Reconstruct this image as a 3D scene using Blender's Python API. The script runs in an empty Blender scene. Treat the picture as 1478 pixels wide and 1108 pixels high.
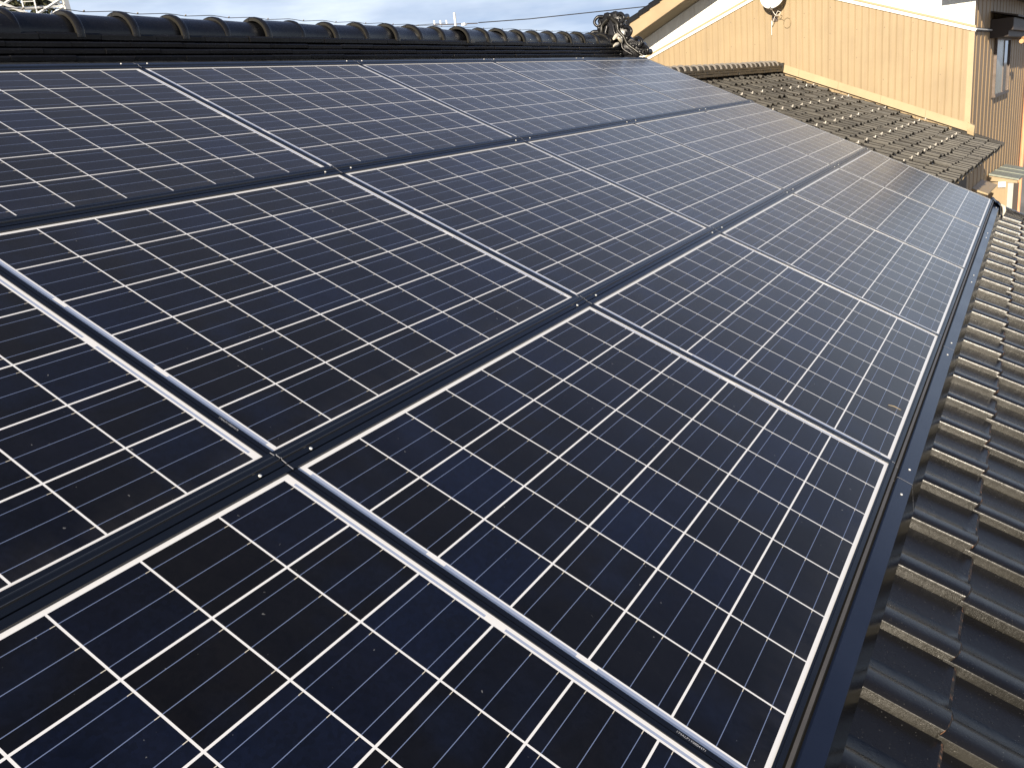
import bpy, math, random
from mathutils import Matrix, Vector
random.seed(7)
rad = math.radians
scene = bpy.context.scene
col = scene.collection

# ------------------------------------------------------------------ camera, sky, sun, exposure
cam_data = bpy.data.cameras.new('camera')
cam = bpy.data.objects.new('camera', cam_data); col.objects.link(cam)
CAM = Vector((-2.40564, -3.01781, -0.29598))
cam.matrix_world = Matrix(((0.497531, 0.307879, -0.81097, CAM.x), (-0.861391, 0.065088, -0.503754, CAM.y),
                           (-0.102311, 0.949196, 0.297588, CAM.z), (0, 0, 0, 1)))
cam_data.sensor_width = 36; cam_data.lens = 30.683; cam_data.clip_start = 0.05; cam_data.clip_end = 3000
scene.camera = cam
scene.view_settings.view_transform = 'Standard'; scene.view_settings.look = 'None'
scene.view_settings.gamma = 1; scene.view_settings.exposure = 0.88

SUN_TRAVEL = Vector((1.009, 0.0966, -0.315)).normalized()     # low sun from behind the camera's left
to_sun = -SUN_TRAVEL
world = bpy.data.worlds.new('World'); scene.world = world; world.use_nodes = True
wt = world.node_tree; wt.nodes.clear()
w_out = wt.nodes.new('ShaderNodeOutputWorld'); w_bg = wt.nodes.new('ShaderNodeBackground')
w_sky = wt.nodes.new('ShaderNodeTexSky'); w_sky.sky_type = 'NISHITA'; w_sky.sun_disc = False
w_sky.sun_elevation = math.asin(to_sun.z); w_sky.sun_rotation = math.atan2(to_sun.x, to_sun.y)
w_sky.air_density = 1.0; w_sky.dust_density = 0.4; w_sky.ozone_density = 2.2
w_tc = wt.nodes.new('ShaderNodeTexCoord'); w_map = wt.nodes.new('ShaderNodeMapping')
w_map.inputs['Scale'].default_value = (1.6, 1.6, 7.0)
w_n = wt.nodes.new('ShaderNodeTexNoise'); w_n.inputs['Scale'].default_value = 2.2; w_n.inputs['Detail'].default_value = 7
w_n.inputs['Roughness'].default_value = 0.55
w_r = wt.nodes.new('ShaderNodeValToRGB'); w_r.color_ramp.elements[0].position = 0.10; w_r.color_ramp.elements[1].position = 0.52
w_mix = wt.nodes.new('ShaderNodeMix'); w_mix.data_type = 'RGBA'
w_n2 = wt.nodes.new('ShaderNodeTexNoise'); w_n2.inputs['Scale'].default_value = 3.1; w_n2.inputs['Detail'].default_value = 5
w_r2 = wt.nodes.new('ShaderNodeValToRGB'); e_ = w_r2.color_ramp.elements
e_[0].position = 0.36; e_[0].color = (.42, .54, .74, 1); e_[1].position = 0.64; e_[1].color = (.86, .96, 1.08, 1)
w_sc = wt.nodes.new('ShaderNodeVectorMath'); w_sc.operation = 'SCALE'; w_sc.inputs['Scale'].default_value = 11.5
wt.links.new(w_map.outputs[0], w_n2.inputs['Vector']); wt.links.new(w_n2.outputs['Fac'], w_r2.inputs['Fac'])
wt.links.new(w_r2.outputs['Color'], w_sc.inputs[0]); wt.links.new(w_sc.outputs[0], w_mix.inputs['B'])
wt.links.new(w_tc.outputs['Generated'], w_map.inputs['Vector']); wt.links.new(w_map.outputs[0], w_n.inputs['Vector'])
wt.links.new(w_n.outputs['Fac'], w_r.inputs['Fac'])
w_sep = wt.nodes.new('ShaderNodeSeparateXYZ'); wt.links.new(w_tc.outputs['Generated'], w_sep.inputs[0])
w_hz = wt.nodes.new('ShaderNodeMapRange'); w_hz.interpolation_type = 'SMOOTHSTEP'      # cloud bank lies low, clear sky overhead
w_hz.inputs['From Min'].default_value = 0.14; w_hz.inputs['From Max'].default_value = 0.46
w_hz.inputs['To Min'].default_value = 1.0; w_hz.inputs['To Max'].default_value = 0.08
wt.links.new(w_sep.outputs[2], w_hz.inputs['Value'])
w_mul = wt.nodes.new('ShaderNodeMath'); w_mul.operation = 'MULTIPLY'
wt.links.new(w_r.outputs['Color'], w_mul.inputs[0]); wt.links.new(w_hz.outputs[0], w_mul.inputs[1])
wt.links.new(w_mul.outputs[0], w_mix.inputs['Factor'])
w_tint = wt.nodes.new('ShaderNodeVectorMath'); w_tint.operation = 'MULTIPLY'; w_tint.inputs[1].default_value = (1.06, .88, 1.04)
wt.links.new(w_sky.outputs[0], w_tint.inputs[0]); wt.links.new(w_tint.outputs[0], w_mix.inputs['A']); wt.links.new(w_mix.outputs['Result'], w_bg.inputs['Color'])
w_bg.inputs['Strength'].default_value = 0.055
wt.links.new(w_bg.outputs[0], w_out.inputs['Surface'])

sd = bpy.data.lights.new('sun', 'SUN'); sd.energy = 5.0; sd.angle = rad(0.5); sd.color = (1.0, 0.88, 0.71)
sun = bpy.data.objects.new('sun', sd); col.objects.link(sun)
sun.rotation_euler = SUN_TRAVEL.to_track_quat('-Z', 'Y').to_euler(); sun.location = (-20, 0, 10)

# ------------------------------------------------------------------ helpers
TH = rad(26); CT, ST = math.cos(TH), math.sin(TH)
def P(u, v, n):
    """roof coordinates (along ridge, down slope, off the roof) -> world"""
    return Vector((u, -v * CT - n * ST, -v * ST + n * CT))
ROOF = Matrix(((1, 0, 0), (0, CT, -ST), (0, ST, CT))).to_4x4()

class MB:
    def __init__(s): s.v = []; s.f = []; s.m = []
    def add(s, vs, fs, mi=0):
        o = len(s.v); s.v += [tuple(p) for p in vs]
        for f in fs: s.f.append(tuple(i + o for i in f)); s.m.append(mi)
        return s
    def box(s, a, b, mi=0, fn=None):
        (x0, y0, z0), (x1, y1, z1) = a, b
        vs = [(x, y, z) for z in (z0, z1) for y in (y0, y1) for x in (x0, x1)]
        if fn: vs = [fn(*p) for p in vs]
        return s.add(vs, [(0, 2, 3, 1), (4, 5, 7, 6), (0, 1, 5, 4), (2, 6, 7, 3), (0, 4, 6, 2), (1, 3, 7, 5)], mi)
    def sweep(s, rings, closed=True, caps=True, mi=0):
        """list of rings of equal length joined in a row"""
        n = len(rings[0]); o = len(s.v)
        for r in rings: s.v += [tuple(p) for p in r]
        for k in range(len(rings) - 1):
            for i in range(n if closed else n - 1):
                j = (i + 1) % n
                s.f.append((o + k * n + i, o + k * n + j, o + (k + 1) * n + j, o + (k + 1) * n + i)); s.m.append(mi)
        if caps and closed:
            s.f.append(tuple(o + i for i in range(n))[::-1]); s.m.append(mi)
            s.f.append(tuple(o + (len(rings) - 1) * n + i for i in range(n))); s.m.append(mi)
        return s
    def tube(s, pts, r, seg=8, mi=0, caps=True):
        pts = [Vector(p) for p in pts]; rings = []
        rr = r if isinstance(r, (list, tuple)) else [r] * len(pts)
        up = Vector((0, 0, 1)); prev = None
        for i, p in enumerate(pts):
            d = (pts[min(i + 1, len(pts) - 1)] - pts[max(i - 1, 0)]).normalized()
            a = d.cross(up) if prev is None else prev - d * prev.dot(d)
            if a.length < 1e-4: a = d.cross(Vector((1, 0, 0)))
            a.normalize(); b = d.cross(a); prev = a
            rings.append([p + (a * math.cos(t) + b * math.sin(t)) * rr[i] for t in [2 * math.pi * k / seg for k in range(seg)]])
        return s.sweep(rings, True, caps, mi)
    def build(s, name, mats, parent=None, smooth=None, bevel=0):
        me = bpy.data.meshes.new(name); me.from_pydata(s.v, [], s.f)
        if not isinstance(mats, (list, tuple)): mats = [mats]
        for m in mats: me.materials.append(m)
        me.polygons.foreach_set('material_index', s.m)
        me.update()
        if smooth is not None:
            me.polygons.foreach_set('use_smooth', [True] * len(me.polygons)); me.set_sharp_from_angle(angle=rad(smooth))
        o = bpy.data.objects.new(name, me); col.objects.link(o)
        if parent: o.parent = parent
        if bevel:
            b = o.modifiers.new('bevel', 'BEVEL'); b.width = bevel; b.segments = 2; b.limit_method = 'ANGLE'
        return o

def tag(o, label=None, cat=None, group=None, kind=None):
    if label: o['label'] = label
    if cat: o['category'] = cat
    if group: o['group'] = group
    if kind: o['kind'] = kind
    return o
def empty(name, M=None):
    o = bpy.data.objects.new(name, None); col.objects.link(o); o.empty_display_size = 0.2
    if M is not None: o.matrix_world = M
    return o

# ------------------------------------------------------------------ materials
class NT:
    def __init__(s, name):
        s.mat = bpy.data.materials.new(name); s.mat.use_nodes = True; s.t = s.mat.node_tree
        s.b = s.t.nodes['Principled BSDF']
    def n(s, kind, **kw):
        x = s.t.nodes.new('ShaderNode' + kind)
        for k, v in kw.items():
            if k in x.inputs: x.inputs[k].default_value = v
            else: setattr(x, k, v)
        return x
    def l(s, a, b): s.t.links.new(a, b)
    def math(s, op, a, b=None, c=None):
        x = s.t.nodes.new('ShaderNodeMath'); x.operation = op
        for i, q in enumerate((a, b, c)):
            if q is None: continue
            if isinstance(q, (int, float)): x.inputs[i].default_value = q
            else: s.l(q, x.inputs[i])
        return x.outputs[0]
    def mix(s, f, a, b):
        x = s.t.nodes.new('ShaderNodeMix'); x.data_type = 'RGBA'
        for k, q in (('Factor', f), ('A', a), ('B', b)):
            if isinstance(q, (int, float)): x.inputs[k].default_value = q
            elif isinstance(q, tuple): x.inputs[k].default_value = (*q, 1) if len(q) == 3 else q
            else: s.l(q, x.inputs[k])
        return x.outputs['Result']
    def noise(s, scale, detail=4, rough=.55, vec=None, stretch=None):
        x = s.n('TexNoise'); x.inputs['Scale'].default_value = scale; x.inputs['Detail'].default_value = detail
        x.inputs['Roughness'].default_value = rough
        tc = s.n('TexCoord'); src = tc.outputs['Object'] if vec is None else vec
        if stretch:
            mp = s.n('Mapping'); mp.inputs['Scale'].default_value = stretch; s.l(src, mp.inputs['Vector']); src = mp.outputs[0]
        s.l(src, x.inputs['Vector']); return x.outputs['Fac']
    def ramp(s, f, stops):
        x = s.n('ValToRGB'); e = x.color_ramp.elements
        while len(e) < len(stops): e.new(0.5)
        for q, (p, c) in zip(e, stops): q.position = p; q.color = (*c, 1) if len(c) == 3 else c
        s.l(f, x.inputs['Fac']); return x.outputs['Color']
    def bump(s, h, strength=.3, dist=.01):
        x = s.n('Bump'); x.inputs['Strength'].default_value = strength; x.inputs['Distance'].default_value = dist
        s.l(h, x.inputs['Height']); s.l(x.outputs[0], s.b.inputs['Normal'])
    def set(s, **kw):
        for k, v in kw.items():
            i = s.b.inputs[k.replace('_', ' ')]
            if isinstance(v, (int, float)): i.default_value = v
            elif isinstance(v, tuple): i.default_value = (*v, 1) if len(v) == 3 else v
            else: s.l(v, i)
        return s.mat

def plain(name, c, rough=.6, var=.25, scale=6, metal=0.0, bump=0, spec=.5, stretch=None):
    t = NT(name); f = t.noise(scale, 5, .6, stretch=stretch)
    lo = tuple(q * (1 - var) for q in c); hi = tuple(min(1, q * (1 + var)) for q in c)
    cc = t.ramp(f, [(.3, lo), (.7, hi)])
    if bump: t.bump(t.noise(scale * 6, 4), bump, .004)
    t.set(Base_Color=cc, Roughness=t.math('MULTIPLY_ADD', f, .25, rough - .12), Metallic=metal)
    t.b.inputs['Specular IOR Level'].default_value = spec
    return t.mat

def tile_mat(name, dark, light, metal, r0, r1, speck=0.0, lichen=0.0, spec=.5):
    """smoked clay roof tile: colour differs from tile to tile, faint blotches and dust"""
    t = NT(name); geo = t.n('NewGeometry')
    isl = geo.outputs['Random Per Island']
    blot = t.noise(9, 6, .65); fine = t.noise(160, 3, .6)
    f = t.math('ADD', t.math('MULTIPLY', isl, .55), t.math('MULTIPLY', blot, .6))
    c = t.mix(t.math('SUBTRACT', f, .12), dark, light)
    if lichen:
        lm = t.ramp(t.noise(14, 8, .75), [(.50, (0, 0, 0)), (.68, (1, 1, 1))])
        c = t.mix(t.math('MULTIPLY', lm, lichen), c, (.17, .15, .11))
    if speck:
        sm = t.ramp(t.noise(230, 2, .5), [(.70, (0, 0, 0)), (.76, (1, 1, 1))])
        c = t.mix(t.math('MULTIPLY', sm, speck), c, (.45, .43, .38))
    t.bump(t.math('ADD', t.math('MULTIPLY', blot, 1.0), t.math('MULTIPLY', fine, .15)), .25, .006)
    rg = t.math('ADD', t.math('MULTIPLY', blot, r1 - r0), r0)
    t.set(Base_Color=c, Metallic=metal, Roughness=rg); t.b.inputs['Specular IOR Level'].default_value = spec
    return t.mat

M = {}
M['tile'] = tile_mat('smoked_tile', (.006, .006, .007), (.016, .016, .0175), 0.0, .18, .36, speck=.3, spec=.26)
M['tile_riser'] = tile_mat('sunlit_tile_side', (.010, .0095, .008), (.030, .028, .023), 0.0, .20, .36, speck=.2, spec=.28)  # sunlight on the sun-facing tile sides, put into a lighter colour
M['riser_old'] = tile_mat('sunlit_weathered_side', (.014, .013, .011), (.085, .078, .064), 0.0, .3, .5, speck=.8, spec=.35)  # paler than the tile faces: sun streaks along the barrel sides are painted in
M['tile_old'] = tile_mat('weathered_tile', (.008, .0075, .007), (.034, .031, .028), .0, .28, .55, speck=.5, lichen=.30, spec=.35)
t = NT('tile_break')
f = t.noise(70, 5, .7)
M['tile_edge'] = t.set(Base_Color=t.ramp(f, [(.50, (.012, .012, .013)), (.56, (.07, .042, .03)), (.64, (.30, .15, .08))]), Roughness=.6)
M['mortar'] = plain('mortar', (.20, .18, .155), .9, .35, 18, bump=.4)
M['deck'] = plain('roof_deck', (.03, .03, .03), .9)
M['black_metal'] = plain('black_anodised', (.004, .005, .008), .26, .2, 4, spec=.45)
M['lip'] = plain('black_gloss', (.004, .005, .007), .14, .2, 4, spec=.6)
M['cover_metal'] = plain('cover_anodised', (.004, .0055, .0085), .22, .3, 3, spec=.65, stretch=(.3, 8, 8))
M['rib_glint'] = plain('glint_anodised', (.040, .045, .055), .35, .4, 9, spec=.6, stretch=(.6, 8, 8))  # lighter grey paints the bright sky highlight along the ribs
M['flash_metal'] = plain('flashing_coated', (.008, .012, .026), .20, .15, 3, metal=.05, spec=.5)
M['slot'] = plain('slot_dark', (.006, .006, .007), .8)
M['rail'] = plain('rail_metal', (.16, .14, .115), .45, .2, 5, metal=.6)
M['steel'] = plain('screw_steel', (.80, .79, .75), .35, .1, 30, metal=.15)
M['alu'] = plain('cut_aluminium', (.62, .60, .56), .45, .3, 60, metal=.4)
M['ink'] = plain('etched_white', (.62, .62, .62), .6, .1, 40)
M['wire'] = plain('dull_wire', (.16, .14, .11), .5, .2, 40, metal=.6)
M['white_plaster'] = plain('white_plaster_bits', (.62, .57, .46), .8, .3, 25)

# laminate: cells, gaps, busbars and end ribbons in the panel's own coordinates
CELL = .159; NU, NV = 8, 6; GU, GV = .0573, .0756; PW = NU * CELL + GU; PH = NV * CELL + GV
def laminate():
    t = NT('solar_laminate'); tc = t.n('TexCoord'); sp = t.n('SeparateXYZ'); t.l(tc.outputs['Object'], sp.inputs[0])
    x = t.math('SUBTRACT', sp.outputs[0], GU / 2); y = t.math('MULTIPLY', sp.outputs[1], -1.0)
    xs = t.math('DIVIDE', x, CELL); ys = t.math('DIVIDE', y, CELL)
    fx = t.math('FRACT', xs); fy = t.math('FRACT', ys)
    def dist(f): return t.math('MULTIPLY', t.math('MINIMUM', f, t.math('SUBTRACT', 1.0, f)), CELL)
    inx = t.math('MULTIPLY', t.math('GREATER_THAN', xs, 0.006), t.math('LESS_THAN', xs, NU - .006))
    iny = t.math('MULTIPLY', t.math('GREATER_THAN', ys, 0.006), t.math('LESS_THAN', ys, NV - .006))
    inside = t.math('MULTIPLY', inx, iny)
    gapv = t.math('LESS_THAN', dist(fx), .0020); gapu = t.math('LESS_THAN', dist(fy), .0021)
    gap = t.math('MAXIMUM', gapv, gapu)
    cell = t.math('MULTIPLY', inside, t.math('SUBTRACT', 1.0, gap))
    # three busbars to a cell, running along the long side
    b3 = t.math('ABSOLUTE', t.math('SUBTRACT', t.math('FRACT', t.math('MULTIPLY', fy, 3.0)), .5))
    bus = t.math('LESS_THAN', t.math('MULTIPLY', b3, CELL / 3), .00065)
    busend = t.math('MULTIPLY', bus, t.math('GREATER_THAN', fx, .93))
    # cell colour: each cell its own tint, faint crystal grain
    wn = t.n('TexWhiteNoise'); wn.noise_dimensions = '4D'
    cx = t.n('CombineXYZ'); t.l(t.math('FLOOR', xs), cx.inputs[0]); t.l(t.math('FLOOR', ys), cx.inputs[1])
    oi = t.n('ObjectInfo'); t.l(t.math('MULTIPLY', oi.outputs['Random'], 57.0), cx.inputs[2])
    t.l(cx.outputs[0], wn.inputs['Vector'])
    tint = t.ramp(wn.outputs['Value'], [(0, (.0034, .0029, .0030)), (.45, (.0029, .0030, .0046)), (.74, (.0030, .0042, .0110)), (1, (.0032, .0066, .0215))])
    vo = t.n('TexVoronoi'); vo.inputs['Scale'].default_value = 130
    t.l(tc.outputs['Object'], vo.inputs['Vector'])
    g = t.n('SeparateColor'); t.l(vo.outputs['Color'], g.inputs[0])
    big = t.noise(5, 3, .5)
    gr = t.math('ADD', t.math('MULTIPLY', g.outputs[0], .35), t.math('MULTIPLY', big, 1.3))
    patch = t.ramp(t.noise(4.5, 3, .55), [(.52, (0, 0, 0)), (.74, (1, 1, 1))])
    tint = t.mix(t.math('MULTIPLY', patch, .7), tint, (.0045, .0085, .0240))      # bluer crystal where the coating is thicker
    vm = t.n('VectorMath'); vm.operation = 'SCALE'; t.l(tint, vm.inputs[0]); t.l(gr, vm.inputs['Scale'])
    cellc = vm.outputs[0]
    busc = t.mix(busend, (.17, .22, .36), (.75, .70, .58))
    cellc = t.mix(bus, cellc, busc)
    white = (.88, .875, .85)
    c = t.mix(cell, white, cellc)
    # ribbons in the two end margins, in lengths of two cells (left) and three (right)
    def seg(per, off):
        q = t.math('FRACT', t.math('ADD', t.math('DIVIDE', ys, per), off))
        return t.math('MULTIPLY', t.math('GREATER_THAN', q, .13 / per), t.math('LESS_THAN', q, 1 - .13 / per))
    rl = t.math('MULTIPLY', t.math('GREATER_THAN', x, -.0095), t.math('LESS_THAN', x, -.0022))
    rr_ = t.math('MULTIPLY', t.math('GREATER_THAN', x, NU * CELL + .0028), t.math('LESS_THAN', x, NU * CELL + .0085))
    rib = t.math('MULTIPLY', t.math('MAXIMUM', t.math('MULTIPLY', rl, seg(2, 0)), t.math('MULTIPLY', rr_, seg(3, 0))), iny)
    c = t.mix(rib, c, (.36, .42, .56))
    # a few dust specks and bird marks
    sp_ = t.ramp(t.noise(85, 2, .4), [(.765, (0, 0, 0)), (.79, (1, 1, 1))])
    c = t.mix(t.math('MULTIPLY', sp_, .35), c, (.4, .4, .38))
    # thin dust film, thicker towards the lower frame where rain leaves it
    low = t.n('MapRange'); low.inputs['From Min'].default_value = NV - .45; low.inputs['From Max'].default_value = NV; low.inputs['To Min'].default_value = .006; low.inputs['To Max'].default_value = .030
    t.l(ys, low.inputs['Value'])
    film = t.math('MULTIPLY', low.outputs[0], t.ramp(t.noise(11, 6, .7, stretch=(1.0, .35, 1)), [(.38, (.1, .1, .1)), (.66, (1, 1, 1))]))
    c = t.mix(film, c, (.42, .40, .36))
    t.set(Base_Color=c, Roughness=t.math('MULTIPLY_ADD', t.noise(3, 5, .6), .14, .15))
    t.b.inputs['IOR'].default_value = 1.40
    t.b.inputs['Sheen Weight'].default_value = .055; t.b.inputs['Sheen Roughness'].default_value = .35      # dust film catching light at grazing angles
    return t.mat
M['laminate'] = laminate()

# ------------------------------------------------------------------ ground
GZ = -5.4
g = MB(); g.add([(-900, -900, GZ), (900, -900, GZ), (900, 900, GZ), (-900, 900, GZ)], [(0, 1, 2, 3)])
t = NT('yard_ground')
f1 = t.noise(.25, 6, .6); f2 = t.noise(9, 5, .7)
M['ground'] = t.set(Base_Color=t.mix(t.math('MULTIPLY', f2, .5), t.ramp(f1, [(.35, (.16, .15, .13)), (.65, (.32, .30, .26))]), (.22, .21, .19)), Roughness=.9)
tag(g.build('ground', M['ground']), kind='structure')

# ------------------------------------------------------------------ tile fields
TILE_PROFILE = [(-.003, -.036), (-.003, -.008), (-.001, -.003), (.005, 0), (.030, .0005), (.058, -.003), (.078, -.009), (.094, -.018),
                (.101, -.026), (.108, -.0295), (.150, -.031), (.205, -.031), (.262, -.030)]
def tile_field(mb, fn, a0, na, b_edges, pitch=.265, course=.235, jit=.0022, skip=None, thick=.017, bclip=None, drop=.020, relief=1.0):
    """single clay tiles; fn(a, b, h) places a point; b_edges = lower edge of every course"""
    k = pitch / .265
    for be in b_edges:
        for i in range(na):
            a = a0 + i * pitch
            if skip and skip(a + pitch / 2, be - course / 2): continue
            ja, jb, jh, tw = (random.gauss(0, jit) for _ in range(4))
            b_head = be - course - .035
            if bclip is not None: b_head = max(b_head, bclip)
            rings = []
            L = be - b_head
            def row(b, h, inset=0.0, dh=0.0):
                out = []
                for q, (pa, ph) in enumerate(TILE_PROFILE):
                    bb = b - inset * (3.2, 3.2, 2.6, 2.0, 1.0, .5)[q] if q < 6 else b
                    out.append(fn(a + pa * k + ja + tw * (b - be), bb + jb, ph * relief + h + jh + (dh if 1 < q < 7 else 0)))
                return out
            s = (L / (course + .035))
            rings = [row(b_head, -drop * s), row(be - L * .5, -drop * .5 * s), row(be - .036, -.002), row(be - .011, 0, .004, -.0005), row(be - .002, -.0065, .008, -.003)]
            n = len(TILE_PROFILE); o = len(mb.v)
            for r in rings: mb.v += [tuple(p) for p in r]
            for r in range(len(rings) - 1):
                for q in range(n - 1):
                    mb.f.append((o + r * n + q, o + (r + 1) * n + q, o + (r + 1) * n + q + 1, o + r * n + q + 1)); mb.m.append(2 if q < 2 else (1 if r == len(rings) - 2 else 0))
            # broken front edge
            o2 = len(mb.v)
            top = row(be - .002, -.0065, .008, -.003); bot = row(be - .003, -thick, .008)
            mb.v += [tuple(p) for p in top] + [tuple(p) for p in bot]
            for q in range(1, n - 1):
                mb.f.append((o2 + q, o2 + n + q, o2 + n + q + 1, o2 + q + 1)); mb.m.append(1)

# ------------------------------------------------------------------ the tiled house that carries the panels
VERGE = 5.83
house = empty('tiled_house', Matrix.Translation((1.5, .43, GZ)))
tag(house, 'house whose low black tiled roof carries the solar panels', 'house')
IH = Matrix.Translation((-1.5, -.43, -GZ))
def H(p): return IH @ Vector(p)
mb = MB()
edges = [3.333 + .235 * i for i in range(-15, 9)]
edges = [e for e in edges if e > -.25]
def hidden(a, b): return a < 4.9 and .25 < b < 2.85
tile_field(mb, lambda a, b, h: H(P(a, b, h - .1)), -6.625, 47, edges, skip=hidden, bclip=-.42)
# verge tiles on the right edge
for be in edges:
    mb.box((VERGE, be - .24, -.115), (VERGE + .045, be - .004, -.088 + .004), 0, lambda a, b, h: H(P(a, b, h)))
    mb.box((VERGE + .012, be - .24, -.20), (VERGE + .045, be - .004, -.115), 0, lambda a, b, h: H(P(a, b, h)))
roof = mb.build('roof', [M['tile'], M['tile_edge'], M['tile_riser']], house, smooth=40)
mb = MB()
mb.box((-6.6, -.45, -.22), (VERGE + .01, 5.15, -.165), 0, lambda a, b, h: H(P(a, b, h)))
# far side of the roof, unseen from here
yr = .43
mb.add([H((-6.6, yr, .0)), H((VERGE, yr, .0)), H((VERGE, yr + 5.0, -2.44)), H((-6.6, yr + 5.0, -2.44))], [(0, 1, 2, 3)])
mb.build('roof_deck', M['deck'], house)
# walls
M['wall_dark'] = plain('tan_wall', (.42, .33, .21), .8, .15, 2)
mb = MB()
zb = GZ
yf = P(0, 4.55, -.2).y; zf = P(0, 4.55, -.22).z
mb.box((-6.3, yf, zb), (5.5, yf + .15, zf), 0, lambda x, y, z: H((x, y, z)))
xs0, xs1 = 5.38, 5.5
mb.add([H((xs1, yf, zb)), H((xs1, 2 * yr - yf, zb)), H((xs1, 2 * yr - yf, zf)), H((xs1, yr, -.20)), H((xs1, yf, zf))], [(0, 1, 2, 3, 4)])
mb.build('wall', M['wall_dark'], house)
# ridge: mortar bed, stepped flat tiles
mb = MB()
RIDGE_L, RIDGE_R = -6.6, 5.5
for sgn in (-1, 1):
    mb.box((RIDGE_L, yr + sgn * .08 - .02, -.03), (RIDGE_R, yr + sgn * .08 + .02, .066), 1, lambda x, y, z: H((x, y, z)))
layers = [(.118, .066, .090), (.113, .093, .117), (.108, .120, .144), (.104, .147, .176)]
for li, (hw, z0, z1) in enumerate(layers):
    x = RIDGE_L - (.13 if li % 2 else 0)
    while x < RIDGE_R:
        x1 = min(x + .273, RIDGE_R); j = random.gauss(0, .0018); jz = random.gauss(0, .001); xa = max(x, RIDGE_L) + .0012
        for sgn in (-1, 1):
            prof = [(0.0, z1 + .012), (hw * .8, z1 + .002), (hw - .004, z1 - .003), (hw, z1 - .009), (hw - .002, z0 + .002), (hw - .010, z0), (0, z0)]
            rings = [[H((xx, yr + sgn * (q[0] + (j if q[0] else 0)), q[1] + jz)) for q in (prof if sgn < 0 else prof[::-1])] for xx in (xa, x1 - .0012)]
            mb.sweep(rings)
        x += .273
ridge = mb.build('ridge', [M['tile'], M['mortar']], house, smooth=35)
# cap tiles with a raised collar, each its own piece
def cap_mesh():
    c = MB(); seg = 16
    def arc(x, ry, rz, z0=.178, t0=-.05):
        return [(x, -ry * math.cos(t), z0 + rz * math.sin(t)) for t in [math.pi * (t0 + (1 - 2 * t0) * k / seg) for k in range(seg + 1)]]
    L = .263
    # body from under the next collar, swelling collar at the left end
    prof = [(L + .03, .086, .078), (.046, .092, .084), (.040, .094, .086), (.036, .101, .093), (.029, .105, .097), (.012, .106, .098), (.004, .104, .096), (.0, .100, .092), (.001, .087, .079), (.012, .084, .076)]
    c.sweep([arc(*q) for q in prof], closed=False, caps=False)
    c.f = [f[::-1] for f in c.f]
    nf = len(arc(0, 1, 1)) - 1
    c.m = [1 if i // nf in (7, 8) else 0 for i in range(len(c.f))]  # collar fronts take the painted sunlit tile colour
    return c
cm = cap_mesh()
first = None; NCAP = 0
x0 = -.012
k0, k1 = -25, 20
for k in range(k0, k1 + 1):
    xx = x0 + k * .263
    if first is None: o = first = cm.build('ridge_tile', [M['tile'], M['tile_riser']], ridge, smooth=40)
    else:
        o = first.copy(); col.objects.link(o); o.parent = ridge
    o.location = H((xx, yr + random.gauss(0, .0035), random.gauss(0, .0022)))
    o.rotation_euler = (random.gauss(0, .03), random.gauss(0, .012), random.gauss(0, .018))
# tie wire running along the crest, resting on the collars
pts = []
for k in range(k0, k1 + 1):
    xx = x0 + k * .263
    pts += [(xx + .02, yr, .279), (xx + .07, yr, .276), (xx + .13, yr + .004, .2715), (xx + .18, yr, .2735)]
wmb = MB().tube([H(p) for p in pts], .0016, 5)
for k in range(k0, k1 + 1):
    xx = x0 + k * .263 + .125
    wmb.tube([H((xx, yr, .271)), H((xx + .004, yr - .004, .277)), H((xx + .009, yr + .002, .274))], .0022, 5)
wmb.build('tie_wire', M['wire'], ridge)

# ornamental end tile
oni = MB()
ox = 5.50
half = [(0, .405), (.030, .430), (.060, .425), (.080, .395), (.105, .385), (.130, .360), (.120, .320), (.135, .290), (.165, .270), (.180, .235), (.165, .205),
        (.190, .180), (.235, .165), (.270, .145), (.310, .130), (.330, .095), (.320, .055), (.280, .030), (.16, .0), (0, .0)]
outl = half[:-1] + [(-y, z) for y, z in half[1:-1]][::-1]
def oring(x, sc): return [H((x, yr + y * sc, .03 + (z - .2) * sc + .2)) for y, z in outl]
oni.sweep([oring(ox, .90), oring(ox + .014, 1.0), oring(ox + .060, 1.0), oring(ox + .075, .95)])
def lump(x, y, z, rx, ry, rz, mi=0):
    rings = []
    for a in (-1.3, -.8, -.3, .3, .8, 1.3):
        rings.append([H((x + rx * math.cos(a) * math.cos(b), y + ry * math.cos(a) * math.sin(b), z + rz * math.sin(a))) for b in [2 * math.pi * k / 10 for k in range(10)]])
    oni.sweep(rings, mi=mi)
def curl(pts, r, mi=0):           # a rolled lip tapering to its tip
    P3 = [Vector(p) for p in pts]; out = []
    for i in range(len(P3) - 1):
        p0, p1, p2, p3 = P3[max(i - 1, 0)], P3[i], P3[i + 1], P3[min(i + 2, len(P3) - 1)]
        for k in range(5):
            t_ = k / 5
            out.append(.5 * (2 * p1 + (p2 - p0) * t_ + (2 * p0 - 5 * p1 + 4 * p2 - p3) * t_ ** 2 + (3 * p1 - p0 - 3 * p2 + p3) * t_ ** 3))
    out.append(P3[-1]); n_ = len(out)
    oni.tube([H(p) for p in out], [r * (1 - .5 * k / n_) for k in range(n_)], 8, mi=mi)
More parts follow.
